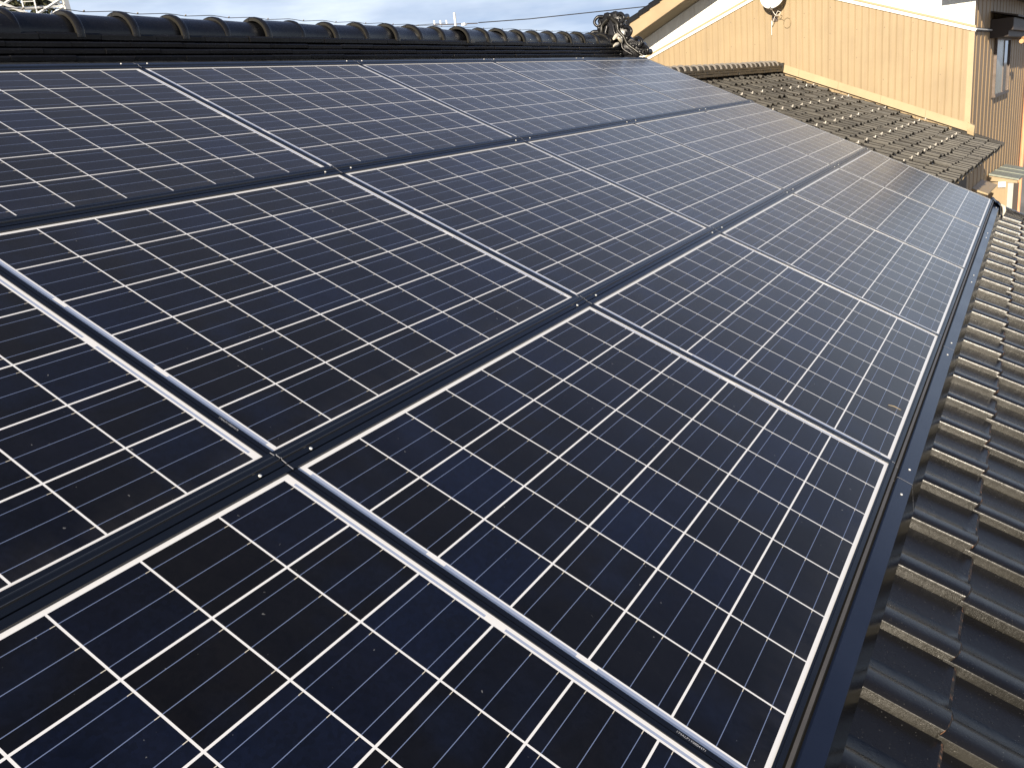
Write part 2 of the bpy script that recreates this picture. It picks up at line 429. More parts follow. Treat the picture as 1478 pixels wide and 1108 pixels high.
for s in (-1, 1):
    X = ox - .012
    def Y(y): return yr + s * y
    # cloud scrolls climbing the edge: each starts outside and rolls back in
    for (cy, cz, r, th, mi) in ((.105, .385, .038, .017, 0), (.165, .262, .040, .018, 0), (.265, .160, .036, .017, 0), (.320, .085, .034, .017, 0)):
        curl([(X + .02, Y(cy - .9 * r), cz + 1.1 * r), (X, Y(cy + .3 * r), cz + 1.15 * r), (X - .012, Y(cy + 1.1 * r), cz + .2 * r), (X - .012, Y(cy + .5 * r), cz - .8 * r), (X - .006, Y(cy - .4 * r), cz - .5 * r), (X - .004, Y(cy - .25 * r), cz + .2 * r)], th, mi)
    curl([(X, Y(.02), .40), (X - .01, Y(.075), .350), (X - .016, Y(.085), .290), (X - .01, Y(.135), .225), (X - .016, Y(.165), .165), (X - .008, Y(.235), .105), (X, Y(.30), .050)], .018, 1)  # rim in the lighter tile colour that paints sunlight
    curl([(X, Y(.03), .34), (X - .014, Y(.05), .27), (X - .006, Y(.10), .20), (X - .014, Y(.12), .13), (X, Y(.20), .07)], .015, 0)
    for (y, z, a, b) in ((.05, .375, .030, .024), (.11, .335, .022, .03), (.155, .215, .026, .022), (.21, .14, .03, .02), (.27, .085, .03, .022), (.14, .10, .04, .03)):
        lump(X + .006, Y(y), z, .022, a, b)
    oni.tube([H((ox + .03, Y(.115), .395)), H((ox + .12, Y(.115), .405)), H((ox + .135, Y(.115), .405))], [.024, .028, .014], 12)
    oni.tube([H((ox + .0, Y(.325), .075)), H((ox + .11, Y(.325), .080)), H((ox + .12, Y(.325), .080))], [.026, .028, .014], 12)
oni.tube([H((ox - .02, yr, .418)), H((ox - .012, yr, .420)), H((ox + .13, yr, .440)), H((ox + .145, yr, .440))], [.016, .027, .032, .016], 14)
oni.build('ridge_end_tile', [M['tile'], M['tile_riser']], ridge, smooth=50)
pl = MB()
for (x, y, z, sx, sy, sz, ry) in [(5.40, .345, .235, .09, .035, .022, .4), (5.44, .32, .205, .08, .03, .02, -.5), (5.36, .33, .165, .12, .028, .018, .2)]:
    pts = [H((x - sx / 2, y, z - ry * sx / 2)), H((x, y - .006, z)), H((x + sx / 2, y, z + ry * sx / 2))]
    pl.tube(pts, [sz * .5, sz, sz * .6], 7)
pl.build('plaster_fillet', M['white_plaster'], ridge, smooth=50)

# ------------------------------------------------------------------ solar panels
COLS = list(range(-2, 4)); ROWS = [0, 1, 2]
ROWN = ['top', 'middle', 'bottom']; ORD = {3: 'first', 2: 'second', 1: 'third', 0: 'fourth', -1: 'fifth', -2: 'sixth'}
def frame_mesh():
    m = MB(); LW = .0110; VL = .0052
    xo0, xo1 = .0009, PW - .0009; yo0, yo1 = -.0130, .9665
    zt, zb_ = .0024, -.040
    def bar(a, b):   # raised lip of the frame
        m.box((a[0], -b[1], zb_), (b[0], -a[1], zt))
    bar((xo0, yo0), (xo0 + LW, yo1)); bar((xo1 - LW, yo0), (xo1, yo1))
    bar((xo0 + LW, yo0), (xo1 - LW, yo0 + VL)); bar((xo0 + LW, yo1 - VL), (xo1 - LW, yo1))
    return m
def lam_mesh():
    m = MB(); m.box((.0095, -.9635, -.006), (PW - .0095, .0150, 0)); return m
F0 = L0 = None
for r in ROWS:
    for c in COLS:
        e = empty('solar_panel', Matrix.Translation(P(c * PW, r * PH, 0)) @ ROOF)
        extra = {(2, -2): ', nearest', (2, -1): ', at the bottom',
                 (0, 3): ', beside the ornament', (2, 3): ', at far eave corner',
                 (0, -1): ', cut by left edge', (1, -2): ', at the left edge'}.get((r, c), '')
        tag(e, f'dark glass solar panel, {ORD[c]} from the right in the {ROWN[r]} row{extra}', 'solar panel', 'solar panels on the tiled roof')
        if F0 is None:
            F0 = frame_mesh().build('frame', M['black_metal'], e); L0 = lam_mesh().build('glass_face', M['laminate'], e)
        else:
            for s in (F0, L0):
                o = s.copy(); col.objects.link(o); o.parent = e
        if (r, c) in ((2, -1), (1, -1)):
            cu = bpy.data.curves.new('serial_number', 'FONT'); cu.body = '174ALP1Y000447' + ('1' if r == 2 else '6'); cu.size = .0062; cu.space_character = 1.12
            to = bpy.data.objects.new('serial_tmp', cu); col.objects.link(to)
            bpy.context.view_layer.update()
            me = bpy.data.meshes.new_from_object(to); bpy.data.objects.remove(to)
            me.materials.clear(); me.materials.append(M['ink'])
            so = bpy.data.objects.new('serial_number', me); col.objects.link(so); so.parent = e
            so.location = (.0042, -(.811 if r == 2 else .820), .0027); so.rotation_euler = (0, 0, -math.pi / 2)

# ------------------------------------------------------------------ cover strips between the rows
def strip(name, profile, mats, label, cat, group, v0, screws, c, mi=None):
    u0, u1 = c * PW + .0008, (c + 1) * PW - .0008
    e = empty(name, Matrix.Translation(P(c * PW, v0, 0)) @ ROOF)
    tag(e, label, cat, group)
    m = MB(); a, b = u0 - c * PW, u1 - c * PW
    pr = profile
    rings = [[(x, -v, n_) for v, n_ in pr] for x in (a, b)]
    m.sweep(rings, closed=False, caps=False, mi=0)
    # cut ends
    m.add([(a + .0003, -v, n_ + .0004) for v, n_ in pr] + [(a + .0022, -v, n_ + .0005) for v, n_ in pr],
          [(i, i + 1, len(pr) + i + 1, len(pr) + i) for i in range(len(pr) - 1)], 1)
    body = m.build('cover', mats, e)
    for (sx, sv, sn, nv) in screws:
        s = MB(); s.tube([(0, 0, -.002), (0, 0, .0012), (0, 0, .0022)], [.0035, .0035, .0022], 10)
        o = s.build('screw', M['steel'], e, smooth=40)
        o.location = (sx, -sv, sn); o.rotation_euler = (nv, 0, 0)
    return e, body
BAR = [(.9610, -.01), (.9610, .0052), (.9735, .0058), (.9742, .0090), (.9752, .0102), (.9765, .0104), (.9780, .0092), (.9870, .0088), (.9878, .0102), (.9888, .0108), (.9900, .0104), (.9915, .0074), (1.0035, .0062), (1.0038, .0005), (1.0056, .0005), (1.0059, .0052), (1.0215, .0046), (1.0215, -.01)]
TOP = [(-.0080, -.01), (-.0080, .0046), (-.0250, .0056), (-.0275, .0090), (-.0330, .0090), (-.0350, .0062), (-.0560, .0050), (-.0600, .0035), (-.0640, -.03), (-.0640, -.07)][::-1]
BAR_V = [(v - .9872, n_) for v, n_ in BAR]
for r, (nm1, nm2) in enumerate((('top', 'middle'), ('middle', 'bottom'))):
    for c in COLS:
        v0 = r * PH + .9872
        _, bar_body = strip('joint_cover', BAR_V, [M['cover_metal'], M['alu'], M['rib_glint']],
              f'grooved black metal strip between {nm1} and {nm2} panel rows, {ORD[c]} length from the right', 'cover strip', 'cover strips between the panel rows',
              v0, [(.074, .0125, .0066, 0), (PW - .062, .0125, .0066, 0)], c)
        for i in (4, 9): bar_body.data.polygons[i].material_index = 2  # rib tops get the painted highlight
for c in COLS:
    strip('top_flashing', TOP, [M['cover_metal'], M['alu']],
          f'black flashing between top panel row and tiled ridge, {ORD[c]} length from the right', 'flashing', 'flashing along the top of the panels',
          0.0, [(.060, -.046, .0062, 0), (PW - .060, -.046, .0062, 0)], c)
V3 = 3.0
EAVE = [(.0255, .0044), (.0350, .0040), (.0352, -.040), (.0405, -.040), (.0407, -.0035), (.0480, -.0035), (.0482, -.045), (.0580, -.045), (.0582, -.0300), (.0625, -.0285), (.1020, -.0290), (.1028, -.0310), (.1420, -.0980), (.1425, -.112)]
for c in COLS:
    e, body = strip('eave_flashing', EAVE, [M['flash_metal'], M['alu'], M['slot'], M['rail'], M['black_metal'], M['lip']],
          f'blue black eave flashing below the bottom panel row, {ORD[c]} length from the right', 'flashing', 'eave flashing below the panels',
          V3, [(.085, .083, -.0287, 0), (PW - .085, .083, -.0287, 0)], c)
    npf = len(EAVE) - 1
    for i, pf in enumerate(body.data.polygons):
        if i >= npf: continue
        pf.material_index = {0: 4, 1: 2, 2: 2, 3: 2, 4: 3, 5: 2, 6: 2, 7: 2, 11: 5, 12: 5}.get(i, 0)
# end piece closing the flashing at the far corner
ec = empty('flashing_end_cap', Matrix.Translation(P(4 * PW, V3, 0)) @ ROOF)
tag(ec, 'crumpled shiny metal end cap at the far right corner of the eave flashing', 'end cap')
m = MB()
m.sweep([[(x, -v, n_ + dz) for v, n_ in [(.020, .0055), (.036, .005), (.06, -.006), (.085, -.012 + dz), (.105, -.020), (.140, -.09)]] for x, dz in ((.0, .001), (.03, .006), (.055, -.004), (.085, .004), (.115, -.01), (.12, -.06))], closed=False, caps=False)
m.build('cap_sheet', M['cover_metal'], ec)
m = MB(); m.tube([(.03, -.11, -.012), (.05, -.13, -.02), (.045, -.15, -.045), (.06, -.16, -.085)], [.006, .012, .012, .004], 6); m.build('sealant', M['white_plaster'], ec, smooth=50)
# straw lying on a panel
st = MB().tube([P(.386, 2.958, .002), P(.390, 2.975, .0045), P(.396, 2.998, .002)], [.0009, .0013, .0006], 5)
tag(st.build('dry_straw', plain('straw', (.34, .27, .16), .8, .2, 50)), 'short dry straw lying on the bottom row panel near the eave', 'straw')

# ------------------------------------------------------------------ neighbouring house
YAW = rad(-3.9)
NB = Matrix.Translation((17.222, -1.810, GZ)) @ Matrix.Rotation(YAW, 4, 'Z')
# local frame: x away along the ridge, y left along the gable wall, z up from the ground; (0,0) = wall corner nearest the eave
def siding(name, c, rough=.55):
    t = NT(name)
    f = t.noise(1.1, 5, .6); s_ = t.noise(3, 4, .6, stretch=(6, 6, .25))
    ff = t.math('ADD', t.math('MULTIPLY', f, .5), t.math('MULTIPLY', s_, .5))
    lo = tuple(q * .86 for q in c); hi = tuple(min(.9, q * 1.10) for q in c)
    return t.set(Base_Color=t.ramp(ff, [(.35, lo), (.65, hi)]), Roughness=rough)
M['siding'] = siding('tan_siding', (.30, .222, .124))
M['siding_side'] = siding('brown_siding', (.31, .215, .118))
M['band'] = siding('cream_siding', (.86, .83, .74))
M['guard'] = plain('galvanised_hook', (.58, .54, .47), .4, .15, 30, metal=.3)
M['cream_trim'] = plain('cream_trim', (.85, .80, .70), .5, .06, 3)
M['tan_trim'] = plain('tan_trim', (.37, .28, .16), .45, .08, 2)
M['barge'] = plain('barge_paint', (.33, .245, .14), .5, .1, 2, stretch=(1, 1, 1))
M['dark_wood'] = plain('dark_wood', (.035, .024, .018), .6, .3, 4, stretch=(1, 8, 8))
M['orange_wood'] = plain('pale_wood', (.50, .28, .12), .6, .25, 4, stretch=(1, 8, 8))
M['soffit'] = plain('soffit_board', (.16, .14, .10), .8, .2, 2)
M['glass_pale'] = plain('frosted_glass', (.40, .42, .38), .25, .08, 1.5)
M['glass_dark'] = plain('window_glass', (.03, .033, .035), .06, .2, 2, spec=.8)
M['sash'] = plain('bronze_sash', (.10, .075, .06), .4, .15, 8, metal=.4)
M['pipe'] = plain('salmon_pipe', (.62, .30, .16), .45, .08, 3)
M['greenroof'] = plain('grey_green_sheet', (.24, .26, .21), .55, .18, 3, stretch=(1, 6, 1))
M['white_box'] = plain('white_plastic', (.85, .83, .78), .4, .05, 10)
M['gutter'] = plain('tan_gutter', (.50, .36, .20), .5, .2, 6)

nb = empty('neighbour_house', NB)
tag(nb, 'tan corrugated two storey house with a gable and a lower tiled roof beside the panels', 'house')
HW = 3.69; FULL = 7.38
def band_z(y): return 7.014 - .3620 * abs(y - HW)
def RS(right): return .29 if right else .46      # the slope towards the eave wall is the flatter one
def under_z(y): return 7.69 - RS(y < HW) * abs(y - HW) + .10
def lower_z(y): return 5.347 - .412 * (HW - y)      # line where the lower roof meets the wall
RIBW = .130
def rib_profile(y0, y1, depth, first_off=0):
    pts = []; y = y0 + first_off
    while y < y1 - .01:
        pts += [(y, 0), (y + RIBW * .42, 0), (y + RIBW * .50, -depth), (y + RIBW * .55, -depth), (y + RIBW * .62, 0)]
        y += RIBW
    pts = [p for p in pts if p[0] <= y1]; pts.append((y1, 0)); return pts
# gable wall, ribs are grooves pressed into the sheet; -x is towards the roof with the panels
def gable_sheet(zlo, zhi, x, m, depth=.007):
    pr = rib_profile(0, FULL, depth)
    for (ya, da), (yb, db) in zip(pr[:-1], pr[1:]):
        cuts = [ya, yb]
        if ya < HW < yb: cuts = [ya, HW, yb]
        for a, b in zip(cuts[:-1], cuts[1:]):
            if b - a < 1e-5: b = a + 1e-5
            ta = (a - ya) / max(yb - ya, 1e-6); tb = (b - ya) / max(yb - ya, 1e-6)
            xa = x - (da + (db - da) * ta); xb = x - (da + (db - da) * tb)
            m.add([(xa, a, zlo(a)), (xb, b, zlo(b)), (xb, b, zhi(b)), (xa, a, zhi(a))], [(0, 3, 2, 1)])
m = MB(); gable_sheet(lambda y: 0, band_z, 0, m); m.build('gable_wall', M['siding'], nb)
m = MB(); gable_sheet(lambda y: band_z(y) + .01, lambda y: under_z(y) + .1, -.016, m); m.build('gable_band', M['band'], nb)
# double moulding under the band
m = MB()
for (z0, z1, xo, mi) in ((-.055, .002, -.034, 0), (.010, .050, -.030, 1)):
    for ya, yb in ((-.03, HW), (HW, FULL)):
        ring = lambda y: [(-.001, y, band_z(y) + z0), (xo, y, band_z(y) + z0), (xo, y, band_z(y) + z1), (-.001, y, band_z(y) + z1)]
        m.sweep([ring(ya), ring(yb)], mi=mi)
m.build('band_moulding', [M['cream_trim'], M['tan_trim']], nb)
fx = None                                            # sheet fixings
for z in (3.9, 4.4, 4.9, 5.4, 5.9, 6.4):
    k = 0
    while k * RIBW < FULL:
        y = k * RIBW + .03
        if lower_z(min(y, HW)) + .2 < z < band_z(y) - .1 and random.random() < .8:
            if fx is None: o = fx = MB().tube([(-.0005, 0, 0), (-.004, 0, 0)], .0075, 6).build('fixing', M['sash'], nb)
            else: o = fx.copy(); col.objects.link(o); o.parent = nb
            o.location = (0, y, z + random.gauss(0, .012))
        k += 4
# corner post strip
m = MB(); m.box((-.014, -.012, 3.86), (-.001, .09, band_z(0) - .056)); m.build('corner_trim', M['tan_trim'], nb)
# side wall (faces the eave side), ribbed
m = MB(); LEN = 10.6; pr = []; x = 0
while x < LEN: pr += [(x, 0), (x + .30, 0), (x + .33, .026), (x + .42, .026), (x + .45, 0)]; x += .56
pr.append((LEN, 0))
m.sweep([[(xx, d, z) for xx, d in pr] for z in (0, 6.5)], closed=False, caps=False)
m.f = [f[::-1] for f in m.f]
m.add([(LEN, 0, 0), (LEN, FULL, 0), (LEN, FULL, 6.2), (LEN, HW, 7.8), (LEN, 0, 6.2)], [(0, 1, 2, 3, 4)])
m.add([(0, FULL, 0), (LEN, FULL, 0), (LEN, FULL, 6.2), (0, FULL, 6.2)], [(0, 1, 2, 3)])
m.build('side_wall', M['siding_side'], nb)
m = MB(); m.box((-.02, -.03, 5.62), (2.25, -.001, 5.685)); m.box((-.02, -.045, 5.645), (2.25, -.031, 5.668), 1); m.build('side_moulding', [M['dark_wood'], M['steel']], nb)
# upper roof: two slabs, barge boards, verge tiles
m = MB()
for s in (-1, 1):
    def rp(d, dz): return (HW + s * d, 7.69 - RS(s < 0) * d + dz)
    for (xa, xb, z0, z1, mi) in ((-.85, LEN + .5, .30, .40, 0), (-.82, LEN + .45, .04, .075, 1)):
        y0, a0_ = rp(0, z0); y1, a1_ = rp(4.42, z0); _, b0_ = rp(0, z1); _, b1_ = rp(4.42, z1)
        vs = [(xa, y0, a0_), (xa, y1, a1_), (xa, y1, b1_), (xa, y0, b0_)]
        m.sweep([vs, [(xb, y, z) for _, y, z in vs]], mi=mi)
uroof = m.build('upper_roof', [M['tile_old'], M['soffit']], nb)
m = MB()
for s in (-1, 1):
    def ring(x, d): return [(x, HW + s * d, 7.69 - RS(s < 0) * d + z) for z in (0, .36)]
    a = ring(-.90, 0) + ring(-.845, 0)[::-1]; b = ring(-.90, 4.44) + ring(-.845, 4.44)[::-1]
    m.sweep([a, b])
m.build('barge_board', M['barge'], uroof)
m = MB()
for s in (-1, 1):
    k = 0; d = .02
    while d < 4.4:
        z = 7.69 - RS(s < 0) * d + .362
        L = .26
        rings = []
        for dd, dz in ((d, .028), (d + L, .050)):
            zc = 7.69 - RS(s < 0) * dd + .362 + dz
            rings.append([(x_, HW + s * dd, zc + q) for x_, q in ((-.94, -.10), (-.94, -.01), (-.92, .015), (-.86, .02), (-.80, .0), (-.80, -.04), (-.92, -.04), (-.925, -.10))])
        m.sweep(rings); d += .245
m.build('verge_tile_row', M['tile'], uroof, smooth=40)
# boxed eave over the side wall
m = MB(); m.box((-.84, -.74, 6.40), (LEN + .5, .44, 6.62)); m.build('boxed_eave', M['soffit'], uroof)
m = MB(); m.tube([(-.8, -.80, 6.53), (LEN + .4, -.80, 6.51)], .06, 12); m.build('roof_gutter', M['gutter'], uroof)
# ------------- lower roof
SL = math.radians(22.4); cS, sS = math.cos(SL), math.sin(SL)
BZ = 5.347 - .035
def LR(a, s, h):   # a = x local, s = down the slope from the ridge line, h = off the roof
    return (a, HW - s * cS - h * sS, BZ - s * sS + h * cS)
m = MB()
LP, LC = .262, .246
lo_edges = [4.66 - LC * i for i in range(19)]
na = int(6.9 / LP)
tile_field(m, lambda a, s, h: LR(a, s, h), -.02 - na * LP, na, lo_edges, pitch=LP, course=LC, jit=.009, skip=lambda a, s: False, bclip=.0, drop=.026, thick=.026, relief=1.7)
for be in lo_edges:   # verge at the far end of the eave
    if be > 3.9: m.box((-.02, be - .25, -.06), (.06, be - .005, .008), 0, lambda a, b, h: LR(a, b, h))
lroof = m.build('lower_roof', [M['tile_old'], M['tile_old'], M['riser_old']], nb, smooth=40)
m = MB(); m.box((-6.9, .0, -.12), (-.03, 4.60, -.065), 0, lambda a, b, h: LR(a, b, h))
m.box((-6.9, 4.58, -.155), (.02, 4.605, -.05), 0, lambda a, b, h: LR(a, b, h))
m.add([(-6.9, HW, BZ), (-.03, HW, BZ), (-.03, HW + 4, BZ - 1.6), (-6.9, HW + 4, BZ - 1.6)], [(0, 1, 2, 3)])
m.build('roof_board', M['dark_wood'], lroof)
m = MB(); m.box((-6.85, -.004, 0), (-.016, .076, 3.74)); m.box((-6.85, .08, 0), (-6.78, 7.0, 3.7))
m.build('lower_wall', M['dark_wood'], nb)
# pale batten with brackets along the eave
m = MB(); m.box((-6.9, 4.61, -.145), (.03, 4.628, -.118), 0, lambda a, b, h: LR(a, b, h))
x = -6.8
while x < 0:
    m.box((x, 4.60, -.160), (x + .03, 4.634, -.118), 0, lambda a, b, h: LR(a, b, h)); x += .46
m.build('eave_batten', M['tan_trim'], lroof)
# ridge of the lower roof
m = MB()
for li, (hw, z0, z1) in enumerate([(.125, -.02, .022), (.118, .026, .064), (.11, .068, .105)]):
    x = -6.9 - (.14 if li % 2 else 0)
    while x < -.06:
        x1 = min(x + .28, -.06); j = random.gauss(0, .004)
        m.box((max(x, -6.9) + .002, HW - hw + j, BZ + z0 + random.gauss(0, .002)), (x1 - .002, HW + hw + j, BZ + z1)); x += .28
lridge = m.build('lower_ridge', M['tile_old'], lroof, bevel=.004)
lc = None
def cap_small():
    c = MB(); seg = 10
    def arc(x, r): return [(x, -r * math.cos(t), r * 1.05 * math.sin(t)) for t in [math.pi * k / seg for k in range(seg + 1)]]
    c.sweep([arc(.30, .078), arc(.06, .084), arc(.050, .104), arc(.018, .108), arc(.0, .094), arc(.002, .08)], closed=False, caps=False); c.f = [f[::-1] for f in c.f]; c.m = [1 if i // seg in (3, 4) else 0 for i in range(len(c.f))]; return c
cs = cap_small()
for k in range(24):
    if lc is None: o = lc = cs.build('ridge_tile', [M['tile_old'], M['mortar']], lridge, smooth=40)  # collar fronts borrow the pale mortar colour to paint their sunlit strips
    else: o = lc.copy(); col.objects.link(o); o.parent = lridge
    o.location = (-.34 - k * .267, HW + random.gauss(0, .005), BZ + .10 + random.gauss(0, .003)); o.rotation_euler = (0, random.gauss(0, .02), random.gauss(0, .02))
m = MB(); m.box((-.10, HW - .13, BZ - .03), (-.03, HW + .13, BZ + .15)); m.tube([(-.115, HW - .06, BZ + .02), (-.075, HW - .06, BZ + .02)], .07, 12)
m.build('ridge_end', M['tile_old'], lridge, smooth=40)
# snow guards: little pale metal hooks on every third course
gm = MB(); gm.tube([(0, 0, 0), (0, 0, .035)], [.012, .010], 8); gm.tube([(0, .03, .004), (0, 0, .006)], .005, 5)
gm.box((-.013, -.005, .012), (.013, .005, .040))
g0 = None
for ci, off in ((3, 0), (6, 1), (9, 0), (12, 1), (15, 0)):
    be = lo_edges[ci]
    for q in range(0, na, 2):
        i = q + (off if ci != 12 else 0)
        a = -.02 - na * LP + i * LP + .035
        if a > -.15: continue
        if random.random() < .07: continue
        if g0 is None: o = g0 = gm.build('snow_guard', M['guard'], lroof)
        else: o = g0.copy(); col.objects.link(o); o.parent = lroof
        o.location = LR(a + random.gauss(0, .012), be - .02 + random.gauss(0, .008), .002); o.rotation_euler = (SL, 0, random.gauss(0, .1))
# apron flashing where the lower roof meets the wall
m = MB()
def ap(y): return [(-.012, y, lower_z(y) + .13), (-.020, y, lower_z(y) + .13), (-.075, y, lower_z(y) + .012), (-.09, y, lower_z(y) - .02), (-.012, y, lower_z(y) - .03)]
for ya, yb in ((.0, .78), (.783, 1.62), (1.623, 2.45), (2.453, 3.25), (3.253, 3.6)): m.sweep([ap(ya), ap(yb)])
m.build('apron_flashing', M['tan_trim'], nb)
m = MB(); m.sweep([[(x_, .02, lower_z(.02) + z_) for x_, z_ in ((-.11, .02), (-.05, .14), (.02, .15), (.02, -.06), (-.11, -.06))], [(x_, -.10, lower_z(-.10) + z_) for x_, z_ in ((-.14, .0), (-.06, .12), (.10, .12), (.10, -.06), (-.14, -.06))]])
m.build('flashing_end', M['tan_trim'], nb)
# window with hood on the side wall
wx0, wx1, wz0, wz1 = 3.10, 5.75, 4.34, 5.47
m = MB()
m.box((wx0, -.075, wz0 - .06), (wx1, -.001, wz0)); m.box((wx0, -.06, wz1), (wx1, -.001, wz1 + .05))
m.box((wx0, -.06, wz0), (wx0 + .05, -.001, wz1)); m.box((wx1 - .05, -.06, wz0), (wx1, -.001, wz1)); m.box((wx0 + 1.47, -.05, wz0), (wx0 + 1.53, -.001, wz1))
win = m.build('window', M['sash'], nb)
m = MB(); m.box((wx0 + .05, -.035, wz0), (wx0 + 1.47, -.012, wz1)); m.box((wx0 + 1.53, -.028, wz0), (wx1 - .05, -.010, wz1), 1)
m.build('pane', [M['glass_pale'], M['glass_dark']], win)
m = MB()
m.box((2.25, -.34, 5.50), (9.4, -.001, 5.62)); m.box((2.25, -.42, 5.62), (9.4, -.002, 5.86))
m.sweep([[(2.2, -.50, 5.865), (2.2, -.003, 6.0), (2.2, -.003, 6.03), (2.2, -.50, 5.895)], [(9.5, -.50, 5.865), (9.5, -.003, 6.0), (9.5, -.003, 6.03), (9.5, -.50, 5.895)]])
hood = m.build('window_hood', M['dark_wood'], win)
m = MB()
for z in (5.66, 5.72, 5.79): m.box((5.9, -.47, z), (9.45, -.421, z + .035))
m.tube([(4.3, -.40, 5.40), (4.5, -.40, 5.40), (4.7, -.40, 5.46)], .05, 8); m.build('hood_trim', M['orange_wood'], hood)
# downpipe
m = MB(); m.tube([(10.15, -.08, 6.2), (10.15, -.07, 0)], .055, 10); m.tube([(10.15, -.08, 4.05), (9.9, -.08, 4.05)], .015, 6); m.build('downpipe', M['pipe'], nb)
# small canopy on the side wall under the eave
m = MB(); m.sweep([[(.8, -.002, 2.62), (.8, -.30, 2.50), (.8, -.30, 2.47), (.8, -.002, 2.58)], [(2.3, -.002, 2.62), (2.3, -.30, 2.50), (2.3, -.30, 2.47), (2.3, -.002, 2.58)]]); m.build('meter_canopy', M['tan_trim'], nb)

# lean-to against the side wall
def nbw(x, y, z): return NB @ Vector((x, y, z))
LX = 3.25
ln = empty('lean_to', NB @ Matrix.Translation((LX, -.3, 0)))
tag(ln, 'small lean-to with grey green sheet roof against the brown house wall', 'lean-to')
def LL(x, y, z): return (x - LX, y + .3, z)
def roof_z(x, y): return 2.645 - .04 * (x - LX) + .235 * y
m = MB()
for xa, xb in ((LX - .06, 4.28), (4.285, 5.33), (5.335, 6.45)):
    m.sweep([[LL(x, y, roof_z(x, y) + z) for y, z in ((-.03, 0), (-.63, 0), (-.63, -.035), (-.03, -.035))] for x in (xa, xb)])
for xx in (4.275, 5.325):
    m.sweep([[LL(xx + a, y, roof_z(xx, y) + b) for a, b in ((0, .001), (.022, .001), (.022, .014), (0, .014))] for y in (-.032, -.628)])
m.build('sheet_roof', M['greenroof'], ln)
m = MB(); m.sweep([[LL(x, y, z) for y, z in ((-.03, 2.60), (-.60, 2.465), (-.60, 2.40), (-.03, 2.47))] for x in (LX, LX + .06)]); m.build('beam', M['barge'], ln)
m = MB(); m.box(LL(LX + .02, -.41, 0), LL(LX + .06, -.03, 2.43)); m.build('side_panel', M['siding'], ln)
m = MB(); m.box(LL(LX + .03, -.525, 0), LL(LX + .06, -.412, 2.41)); m.build('door_leaf', M['glass_pale'], ln)
m = MB(); m.box(LL(LX - .01, -.625, 0), LL(LX + .06, -.53, 2.40)); m.build('post', M['dark_wood'], ln)
m = MB(); m.box(LL(6.3, -.62, 0), LL(6.38, -.54, 2.36)); m.build('post', M['dark_wood'], ln)
lb = MB(); lb.box((-.03, -.075, -.06), (.03, .075, .06)); lb.box((-.036, -.055, -.045), (-.031, .055, .03), 1)
o = lb.build('outdoor_light', [M['white_box'], M['cream_trim']], None, bevel=.006); o.matrix_world = NB @ Matrix.Translation((LX - .031, -.30, 2.385))
tag(o, 'small white box light fixed to the beam of the lean-to', 'light')

# satellite dish on the gable wall
dish = empty('satellite_dish', NB @ Matrix.Translation((-.02, HW, 6.42)))
tag(dish, 'white round satellite dish with loose cables on the tan gable wall', 'satellite dish')
m = MB(); R_ = .245; rings = []
for k in range(9):
    r = R_ * k / 8 if k else .001
    rings.append([(-.30 - .0 + .055 * (1 - (r / R_) ** 2) , r * math.cos(a), r * math.sin(a) * 1.05) for a in [2 * math.pi * q / 40 for q in range(40)]])
rings.append([(-.285, (R_ + .006) * math.cos(a), (R_ + .006) * math.sin(a) * 1.05) for a in [2 * math.pi * q / 40 for q in range(40)]])
m.sweep(rings, caps=False)
m.sweep([[(x_ + .012, y_, z_) for x_, y_, z_ in r] for r in rings[1:]], caps=False)
dm = m.build('reflector', M['white_box'], dish, smooth=50); dm.location = (0, .02, .30); dm.rotation_euler = (0, rad(14), 0)
m = MB(); m.tube([(-.22, .02, .22), (-.20, .02, .02), (-.12, .06, -.02), (0, .06, -.02)], .018, 8); m.box((-.012, .0, -.12), (.0, .12, .06)); m.box((-.26, -.04, .12), (-.19, .06, .22), 0)
m.build('mount', M['sash'], dish, smooth=50)
m = MB(); m.tube([(-.27, .02, .08), (-.48, .0, .10), (-.56, .0, .16)], .010, 8); m.tube([(-.54, .0, .13), (-.60, .0, .22)], .026, 10); m.build('feed_arm', M['white_box'], dish, smooth=50)
m = MB()
m.tube([(-.25, .02, .06), (-.24, -.03, -.02), (-.20, -.10, -.03), (-.18, -.12, .03), (-.17, -.06, .06), (-.16, .0, -.02), (-.12, .06, -.12), (-.06, .10, -.20), (-.02, .12, -.10), (-.015, .125, -.38)], .006, 6)
m.build('cable', M['cream_trim'], dish, smooth=60)
m = MB(); q = []
for k in range(17): q.append((-.016, -.20 + .075 * math.cos(k / 16 * 6.28), -.18 + .10 * math.sin(k / 16 * 6.28)))
m.tube(q, .004, 6); m.tube([(-.016, -.13, -.12), (-.03, -.05, -.06), (-.05, .04, -.02)], .004, 6); m.build('cable', M['tan_trim'], dish, smooth=60)

